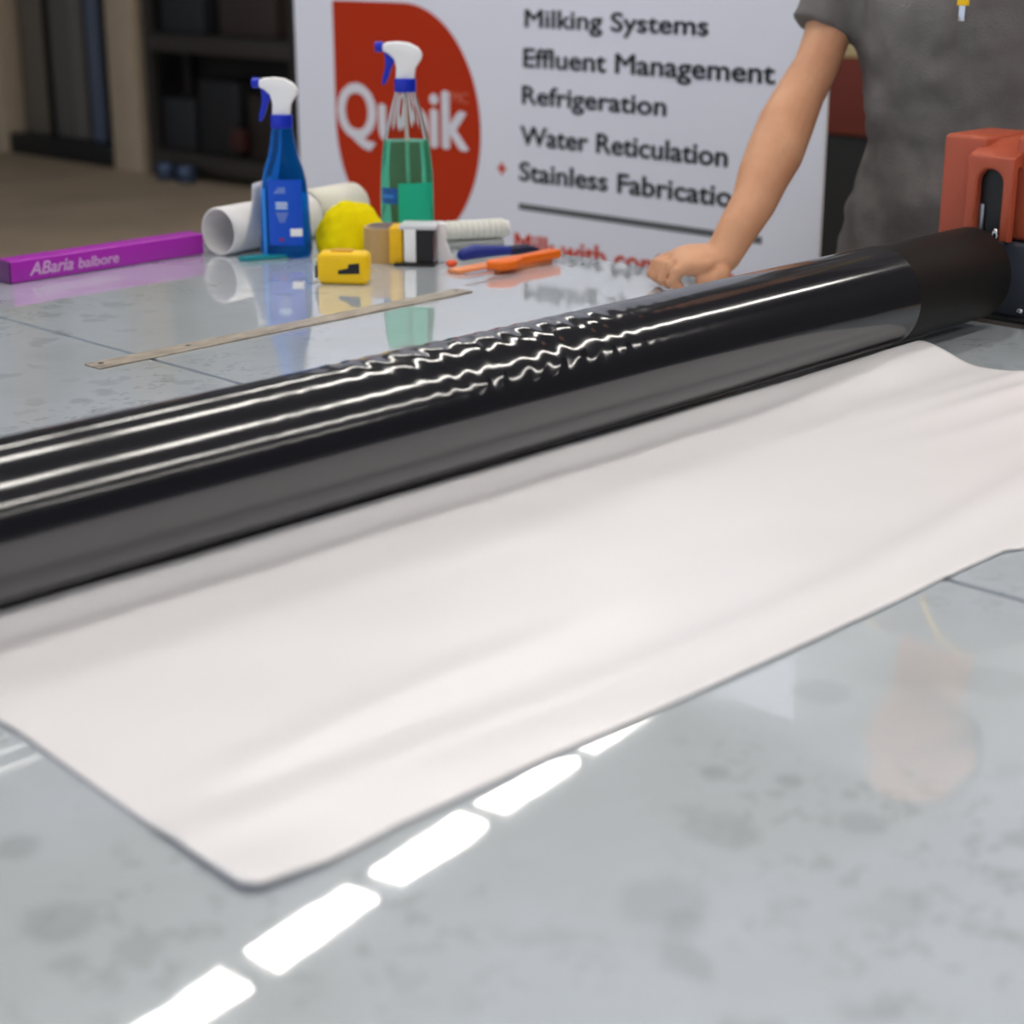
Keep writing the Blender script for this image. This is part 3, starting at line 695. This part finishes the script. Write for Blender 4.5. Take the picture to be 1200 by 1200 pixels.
MB().tube([(-0.002, 0, 0.012), (0.02, 0.002, 0.014), (0.055, 0.0, 0.012), (0.085, -0.002, 0.010)], [0.009, 0.011, 0.0085, 0.007], n=16).build('handle', M_navy, bc)
MB().tube([(0.085, -0.002, 0.010), (0.115, -0.003, 0.009), (0.135, -0.004, 0.006)], [0.0075, 0.008, 0.004], n=14).build('tip', mat('dark_navy_plastic', rgb(26, 30, 66), 0.4), bc)
te = thing('squeegee', 'flat teal plastic squeegee blade poking out beside the blue bottle', 'squeegee', (1.600, 2.098, TZ + 0.0002), math.radians(-22))
MB().prism([(-0.030, -0.004), (-0.020, -0.016), (0.050, -0.014), (0.052, 0.006), (-0.020, 0.006)], 0.006, None, bev=0.0015).build('squeegee_blade', mat('teal_plastic', rgb(8, 138, 150), 0.35), te)

# ------------------------------------------------------------------ steel ruler
ru = thing('steel_ruler', 'long worn steel ruler lying on the table behind the roller', 'ruler', (1.342, 1.685, TZ + 0.0002), math.atan2(0.020, 0.595))
M_steel = mat('worn_steel', rgb(200, 190, 176), 0.42, metal=0.25, col2=rgb(150, 140, 128), vscale=26, stretch=(1, 3, 1))
MB().box((0, 0, 0.001), (0.605, 0.030, 0.0018), 0.0004, seg=1).build('ruler_blade', M_steel, ru, smooth=False)
t = MB()
for i in range(119):
    hgt = 0.009 if i % 10 == 0 else (0.0065 if i % 5 == 0 else 0.0042)
    t.box((-0.295 + i * 0.005, -0.0125 + hgt / 2, 0.00185), (0.0007, hgt, 0.0001))
t.build('graduation_marks', mat('dark_engraving', rgb(58, 52, 46), 0.6), ru, smooth=False)
t = MB()
for x in (-0.288, -0.165, 0.29): t.cyl((x, 0.004, 0.0017), (x, 0.004, 0.0020), 0.0035, n=16)
t.build('hanging_hole', M_dark, ru, smooth=False)

# ------------------------------------------------------------------ the person
person = thing('person', 'person in grey t-shirt leaning one bare arm on the table edge', 'person', (2.28, 1.29, 0))
po = Vector((2.28, 1.29, 0))
def H(x, y, z): return Vector((x - po.x, y - po.y, z + TZ))          # z above the table
ROT = math.radians(15)
def ring_at(z, a, b, cx, cy_, n=36):
    out = []
    for i in range(n):
        s = 2 * PI * i / n
        out.append(H(cx + b * math.cos(s) * math.cos(ROT) - a * math.sin(s) * math.sin(ROT), cy_ + b * math.cos(s) * math.sin(ROT) + a * math.sin(s) * math.cos(ROT), z))
    return out
# --- body: one continuous skin surface
bd = MB()
TOR = [(-0.14, .165, .105), (-0.02, .16, .105), (.08, .150, .10), (.18, .148, .098), (.30, .165, .105), (.42, .17, .100), (.50, .155, .085), (.545, .10, .07), (.575, .06, .06)]
bd.loft([ring_at(z, a, b, 2.28, 1.285) for z, a, b in TOR])
NECK = [H(2.28, 1.285, .54), H(2.265, 1.285, .60), H(2.25, 1.285, .66)]
bd.tube(NECK, [.062, .056, .056], n=20)
# head
hc = H(2.220, 1.275, .745)
bd.sphere(hc + Vector((0.01, 0, 0.02)), 0.085, (1.12, 0.92, 1.22), 28)
bd.sphere(hc + Vector((-0.025, 0, -0.055)), 0.06, (1.0, 0.95, 1.05), 24)
bd.sphere(hc + Vector((-0.060, 0, -0.088)), 0.022, (1, 1.2, 0.9), 16)          # chin
bd.tube([hc + Vector((-0.082, 0, 0.012)), hc + Vector((-0.098, 0, -0.012)), hc + Vector((-0.104, 0, -0.026))], [.009, .012, .014], n=14)   # nose
for s in (-1, 1):
    bd.sphere(hc + Vector((-0.070, s * 0.030, 0.028)), 0.017, (0.7, 1.5, 0.6), 14)   # brow
    bd.sphere(hc + Vector((-0.058, s * 0.042, -0.022)), 0.022, (0.8, 1, 0.9), 14)    # cheek
    bd.sphere(hc + Vector((0.005, s * 0.082, -0.005)), 0.026, (0.7, 0.38, 1.15), 16)  # ear
# legs
for s in (-1, 1):
    hx, hy = 2.28 - 0.03 * s, 1.285 + s * 0.09
    bd.tube([H(hx, hy, -.10), H(hx - .01, hy, -.30), H(hx - .01, hy, -.46), H(hx + .01, hy, -.62), H(hx + .02, hy, -.84)], [.085, .075, .056, .055, .04], n=18)
    bd.tube([H(hx + .03, hy, -.862), H(hx - .10, hy + .01 * s, -.868), H(hx - .17, hy + .015 * s, -.874)], [(.038, .032), (.042, .028), (.034, .020)], n=16)
# the person's right arm (left in the picture): straight down to the table edge
W = Vector((1.908, 1.4590, .0420))
def arm(mb, pts, rad): mb.tube([H(*p) for p in pts], rad, n=22)
arm(bd, [(2.270, 1.440, .47), (2.224, 1.500, .405), (2.206, 1.502, .362), (2.185, 1.4972, .320), (2.155, 1.4917, .2834), (2.125, 1.4935, .2491), (2.080, 1.4855, .2072), (2.040, 1.4735, .172), (2.005, 1.4667, .1413), (1.975, 1.4588, .1096), (1.936, 1.4565, .0760), W],
    [.040, .038, .036, .0335, .0325, .0350, .0400, .0405, .0365, .0315, .0280, .0250])
bd.sphere(H(2.104, 1.507, .223), .026, (1, 1, 1), 16)                       # elbow
# hand: palm, four curled fingers, thumb
near = Vector((-0.35, -0.93, 0)).normalized()              # index side
Kc = Vector((1.861, 1.4960, .0385))                        # middle of the knuckle row
pal = (Kc - W).normalized()
def palm_ring(c, wd, th, tilt):
    side = (near - pal * near.dot(pal) + Vector((0, 0, tilt))).normalized(); up = side.cross(pal).normalized()
    return [H(*(c + side * math.cos(2 * PI * i / 20) * wd + up * math.sin(2 * PI * i / 20) * th)) for i in range(20)]
bd.loft([palm_ring(W + pal * -0.012, .025, .020, 0), palm_ring(W + pal * 0.004, .029, .019, -.1), palm_ring(W.lerp(Kc, 0.4), .037, .019, -.15), palm_ring(W.lerp(Kc, .75), .041, .019, -.12), palm_ring(Kc, .041, .0155, -.08), palm_ring(Kc + pal * .010, .035, .010, -.05)])
fd = Vector((pal.x, pal.y, 0)).normalized()
for k, (off, L) in enumerate(((0.032, 0.94), (0.0105, 1.0), (-0.0115, 0.95), (-0.032, 0.78))):
    base = Kc + near * off + Vector((0, 0, 0.0015 - 0.004 * abs(off) / .03))
    p1 = base + fd * 0.020 * L + Vector((0, 0, -0.006))
    p2 = p1 + fd * 0.008 * L + Vector((0, 0, -0.018 * L))
    p3 = Vector((p2.x - fd.x * 0.010, p2.y - fd.y * 0.010, 0.0092))
    bd.tube([H(*(base - pal * 0.02)), H(*base), H(*p1), H(*p2), H(*p3)], [.0098, .0108, .0094, .0086, .0078], n=14)
th0 = W + pal * 0.010 + near * 0.022 + Vector((0, 0, -0.010))
bd.tube([H(*(th0 - near * .008)), H(*(th0 + near * 0.012 + fd * 0.008 + Vector((0, 0, -0.008)))), H(*(th0 + near * 0.016 + fd * 0.022 + Vector((0, 0, -0.014)))), H(*(th0 + near * 0.012 + fd * 0.036 + Vector((0, 0, -0.0165))))], [.0150, .0130, .0105, .0088], n=14)
# the other arm, hanging to the right and resting near the housing
arm(bd, [(2.28, 1.13, .47), (2.262, 1.048, .37), (2.24, 1.015, .25), (2.22, .99, .17), (2.21, .955, .08), (2.215, .93, -.02)], [.042, .042, .042, .041, .034, .028])
arm(bd, [(2.215, .93, -.02), (2.215, .925, -.06), (2.210, .922, -.10)], [(.028, .022), (.038, .018), (.034, .014)])
for k in range(4):
    xx = 2.182 + 0.018 * k
    arm(bd, [(xx + .004, .922, -.09), (xx, .918, -.125), (xx + .002, .925, -.155), (xx + .004, .938, -.172)], [.010, .0095, .0085, .0075])
arm(bd, [(2.182, .93, -.05), (2.165, .935, -.085), (2.16, .945, -.115)], [.014, .012, .009])
body = bd.build('body', M_skin, person, angle=180)
rm = body.modifiers.new('skin', 'REMESH'); rm.mode = 'VOXEL'; rm.voxel_size = 0.0031; rm.use_smooth_shade = True
sm = body.modifiers.new('soft', 'SMOOTH'); sm.factor = 0.5; sm.iterations = 3
# eyes, mouth, hair
for s in (-1, 1):
    MB().sphere(hc + Vector((-0.0665, s * 0.031, 0.010)), 0.0115, (1, 1.1, 0.62), 16).build('eye', mat('eye_white', rgb(205, 198, 190), 0.3), body)
    MB().sphere(hc + Vector((-0.0765, s * 0.031, 0.010)), 0.0048, (0.5, 1, 1), 12).build('iris', mat('dark_iris', rgb(52, 38, 30), 0.2), body)
MB().sphere(hc + Vector((-0.081, 0, -0.052)), 0.012, (0.5, 1.9, 0.36), 16).build('mouth', mat('lips', rgb(176, 92, 84), 0.5), body)
t = bmesh.new(); bmesh.ops.create_uvsphere(t, u_segments=40, v_segments=24, radius=0.094)
bmesh.ops.scale(t, vec=(1.12, 0.95, 1.2), verts=t.verts)
bmesh.ops.delete(t, geom=[v for v in t.verts if v.co.z < 0.03 - 0.09 * smoothstep(-0.05, 0.05, v.co.x)], context='VERTS')
for v in t.verts: v.co *= 1 + 0.035 * noise.noise(v.co * 60)
bmesh.ops.translate(t, vec=hc + Vector((0.012, 0, 0.022)), verts=t.verts)
hb = MB().merge(t).build('hair', M_hair, body, angle=180, recalc=False)
hb.modifiers.new('thickness', 'SOLIDIFY').thickness = 0.010
# --- t-shirt
st = MB()
SR = [(-.16, .196, .135, 1.298), (-.06, .194, .133, 1.294), (.00, .189, .129, 1.295), (.07, .181, .125, 1.290), (.13, .175, .120, 1.277), (.18, .172, .120, 1.266), (.24, .180, .122, 1.281), (.30, .190, .125, 1.287), (.36, .195, .126, 1.284), (.43, .198, .125, 1.282), (.50, .200, .118, 1.284), (.54, .165, .102, 1.286), (.568, .095, .082, 1.286), (.575, .066, .066, 1.286)]
st.loft([ring_at(z, a, b, 2.28, c_, 48) for z, a, b, c_ in SR])
st.tube([H(2.278, 1.435, .472), H(2.252, 1.487, .446), H(2.225, 1.500, .409), H(2.208, 1.500, .377), H(2.198, 1.503, .351), H(2.188, 1.5075, .331)], [.060, .060, .054, .050, .050, .0505], n=28, ends=False)
st.tube([H(2.285, 1.135, .472), H(2.272, 1.075, .43), H(2.258, 1.038, .36), H(2.252, 1.02, .33)], [.060, .064, .062, .060], n=28, ends=False)
shirt = st.build('t_shirt', M_shirt, body, angle=180)
rm = shirt.modifiers.new('cloth', 'REMESH'); rm.mode = 'VOXEL'; rm.voxel_size = 0.006; rm.use_smooth_shade = True
sm = shirt.modifiers.new('soft', 'SMOOTH'); sm.factor = 0.5; sm.iterations = 6
tx = bpy.data.textures.new('folds', 'CLOUDS'); tx.noise_scale = 0.11; tx.noise_depth = 2
dm = shirt.modifiers.new('folds', 'DISPLACE'); dm.texture = tx; dm.strength = 0.042; dm.mid_level = 0.5; dm.texture_coords = 'LOCAL'
# trousers
tr_ = MB()
tr_.loft([ring_at(z, a, b, 2.285, 1.288) for z, a, b in ((-.22, .178, .12), (-.14, .180, .12), (-.06, .175, .118), (.0, .17, .115))])
for s in (-1, 1):
    hx, hy = 2.28 - 0.03 * s, 1.285 + s * 0.09
    tr_.tube([H(hx, hy, -.12), H(hx - .01, hy, -.30), H(hx - .01, hy, -.46), H(hx + .01, hy, -.62), H(hx + .015, hy, -.83)], [.098, .088, .072, .068, .062], n=20, ends=False)
tro = tr_.build('trousers', M_trousers, body, angle=180)
rm = tro.modifiers.new('cloth', 'REMESH'); rm.mode = 'VOXEL'; rm.voxel_size = 0.008; rm.use_smooth_shade = True
for s in (-1, 1):
    hx, hy = 2.28 - 0.03 * s, 1.285 + s * 0.09
    sh_ = MB().tube([H(hx + .045, hy, -.848), H(hx - .10, hy + .01 * s, -.855), H(hx - .19, hy + .015 * s, -.866)], [(.046, .050), (.050, .044), (.040, .033)], n=18)
    bmesh.ops.translate(sh_.b, vec=(0, 0, 0), verts=sh_.b.verts)
    for v in sh_.b.verts: v.co.z = max(v.co.z, 0.001)
    sh_.build('shoe', M_dark, body, angle=180)
# yellow lanyard with a metal clip (worn by the person)
ln_ = thing('lanyard', 'yellow lanyard with a metal clip hanging on the grey t-shirt', 'lanyard', (2.28, 1.29, 0))
def front(y, z, extra=0.012):
    extra += 0.007 * smoothstep(.40, .44, z)
    # front of the chest
    return H(2.28 - (0.126 if z < .45 else 0.126 - (z - .45) * .45) - extra, y, z)
for s, yy in ((1, 1.335), (-1, 1.235)):
    MB().tube([H(2.30, 1.285 + s * .062, .585), H(2.235, 1.285 + s * .062, .578), front(1.285 + s * .055, .53, .014 + .008 * (1 + s)), front(1.272 + s * .035, .48, .020 + .006 * (1 + s)), front(1.266 + s * .022, .44, .019 + .003 * (1 + s)), front(1.250 + s * .003, .384, .016)], 0.0028, n=8).build('cord', M_yellow, ln_)
MB().box(front(1.250, .380, .018), (0.006, 0.016, 0.012), 0.0015).build('clip_ring', M_yellow, ln_)
MB().box(front(1.250, .365, .018), (0.004, 0.010, 0.022), 0.001).build('metal_clip', M_chrome, ln_)

# ------------------------------------------------------------------ background of the workshop
M_post = mat('beige_painted_steel', rgb(186, 168, 146), 0.6, var=0.06)
def bgbox(name, label, cat, x0, x1, y0, y1, z0, z1, m, bev=0.004, group=None):
    o = MB().box((0, 0, (z1 - z0) / 2), (x1 - x0, y1 - y0, z1 - z0), bev).build(name, m)
    o.location = ((x0 + x1) / 2, (y0 + y1) / 2, z0)
    return tag(o, label, cat, group)
pl = bgbox('steel_column', 'beige steel column at the far left of the back wall', 'column', 6.08, 6.24, 10.63, 10.86, 0.0, 4.19, M_post)
pl = bgbox('steel_column', 'beige steel column in front of the dark rack', 'column', 6.08, 6.24, 9.08, 9.36, 0.0, 4.19, M_post)
M_sheetgrey = mat('dark_grey_board', rgb(96, 93, 90), 0.5)
M_sheetblue = mat('blue_grey_board', rgb(92, 102, 122), 0.4)
M_sheetbrown = mat('brown_grey_board', rgb(108, 100, 90), 0.5)
boards = [(10.33, 10.60, 2.05, M_sheetbrown, 'brown-grey board leaning beside the far left column'), (10.02, 10.22, 2.2, M_sheetgrey, 'dark grey board standing between brown and blue-grey boards'),
          (9.86, 10.01, 2.1, mat('mid_grey_board', rgb(112, 107, 102), 0.5), 'mid grey narrow board standing left of the blue-grey board'), (9.66, 9.80, 2.15, M_sheetblue, 'blue-grey narrow board standing left of the second column')]
for y0, y1, h, m, lb in boards:
    bgbox('board', lb, 'board', 6.22, 6.25, y0, y1, 0.13, h, m, group=None)
bgbox('plinth', 'low black plinth carrying the standing boards', 'plinth', 6.1, 6.42, 9.40, 10.62, 0.0, 0.128, M_dark)
M_rackpost = mat('dark_steel', rgb(52, 48, 46), 0.5)
rk = thing('storage_rack', 'tall dark storage rack behind the blue spray bottle', 'rack', (6.15, 8.3, 0))
for y in (0.66, -0.70):
    for x in (-0.03, 0.24): MB().box((x, y, 1.1), (0.05, 0.06, 2.2), 0.004).build('upright', M_rackpost, rk)
for z in (0.10, 0.77, 1.50, 2.15):
    MB().box((-0.03, -0.02, z), (0.05, 1.30, 0.09), 0.004).build('beam', mat('brown_beam', rgb(58, 51, 48), 0.5) if z == 0.10 else bpy.data.materials['brown_beam'], rk)
    MB().box((0.11, -0.02, z + 0.05), (0.30, 1.34, 0.02)).build('shelf', M_rackpost, rk)
for y, z, wd, h, c, lb in ((8.75, 0.162, 0.30, 0.30, (40, 42, 46), 'charcoal crate on the lowest rack shelf, left end'), (8.35, 0.162, 0.36, 0.42, (30, 30, 34), 'black crate on the lowest rack shelf, middle'),
                            (7.92, 0.162, 0.30, 0.36, (44, 36, 32), 'dark brown crate on the lowest rack shelf, right end'), (8.66, 0.832, 0.40, 0.35, (40, 42, 48), 'slate crate on the middle rack shelf, left'), (8.05, 0.832, 0.5, 0.28, (58, 48, 44), 'wide brown box on the middle rack shelf')):
    bgbox('crate', lb, 'crate', 6.14, 6.38, y - wd / 2, y + wd / 2, z, z + h, mat('crate_plastic', rgb(*c), 0.5), 0.01)
M_can = mat('blue_grey_tin', rgb(70, 84, 110), 0.25, metal=0.5)
for y, lb in ((8.72, 'small blue-grey tin on the floor before the rack, left one'), (8.52, 'small blue-grey tin on the floor before the rack, right one')):
    o = MB().cyl((0, 0, 0), (0, 0, 0.10), 0.06, n=24, bev=0.006).build('tin', M_can); o.location = (6.02, y, 0); tag(o, lb, 'tin')
bgbox('tool_box', 'small dark red box on the lowest rack shelf edge', 'box', 6.08, 6.138, 8.07, 8.17, 0.205, 0.33, mat('dark_red_paint', rgb(62, 30, 26), 0.5))
# cabinet behind the person
cb = thing('tool_cabinet', 'dark cabinet with red-brown drawer front behind the person', 'cabinet', (4.0, 2.35, 0))
MB().box((0.25, 0, 0.43), (0.5, 1.0, 0.86), 0.006).build('cabinet_body', mat('near_black_paint', rgb(30, 30, 29), 0.5), cb)
dr = MB().box((0.245, 0, 0.96), (0.51, 1.0, 0.20), 0.006).build('drawer', mat('red_brown_paint', rgb(112, 44, 32), 0.5), cb)
MB().box((-0.02, 0, 0.97), (0.03, 0.4, 0.02), 0.004).build('handle', M_alu, dr)
MB().box((0.25, 0, 1.09), (0.52, 1.02, 0.06), 0.006).build('worktop', mat('cream_laminate', rgb(196, 180, 138), 0.5), cb)
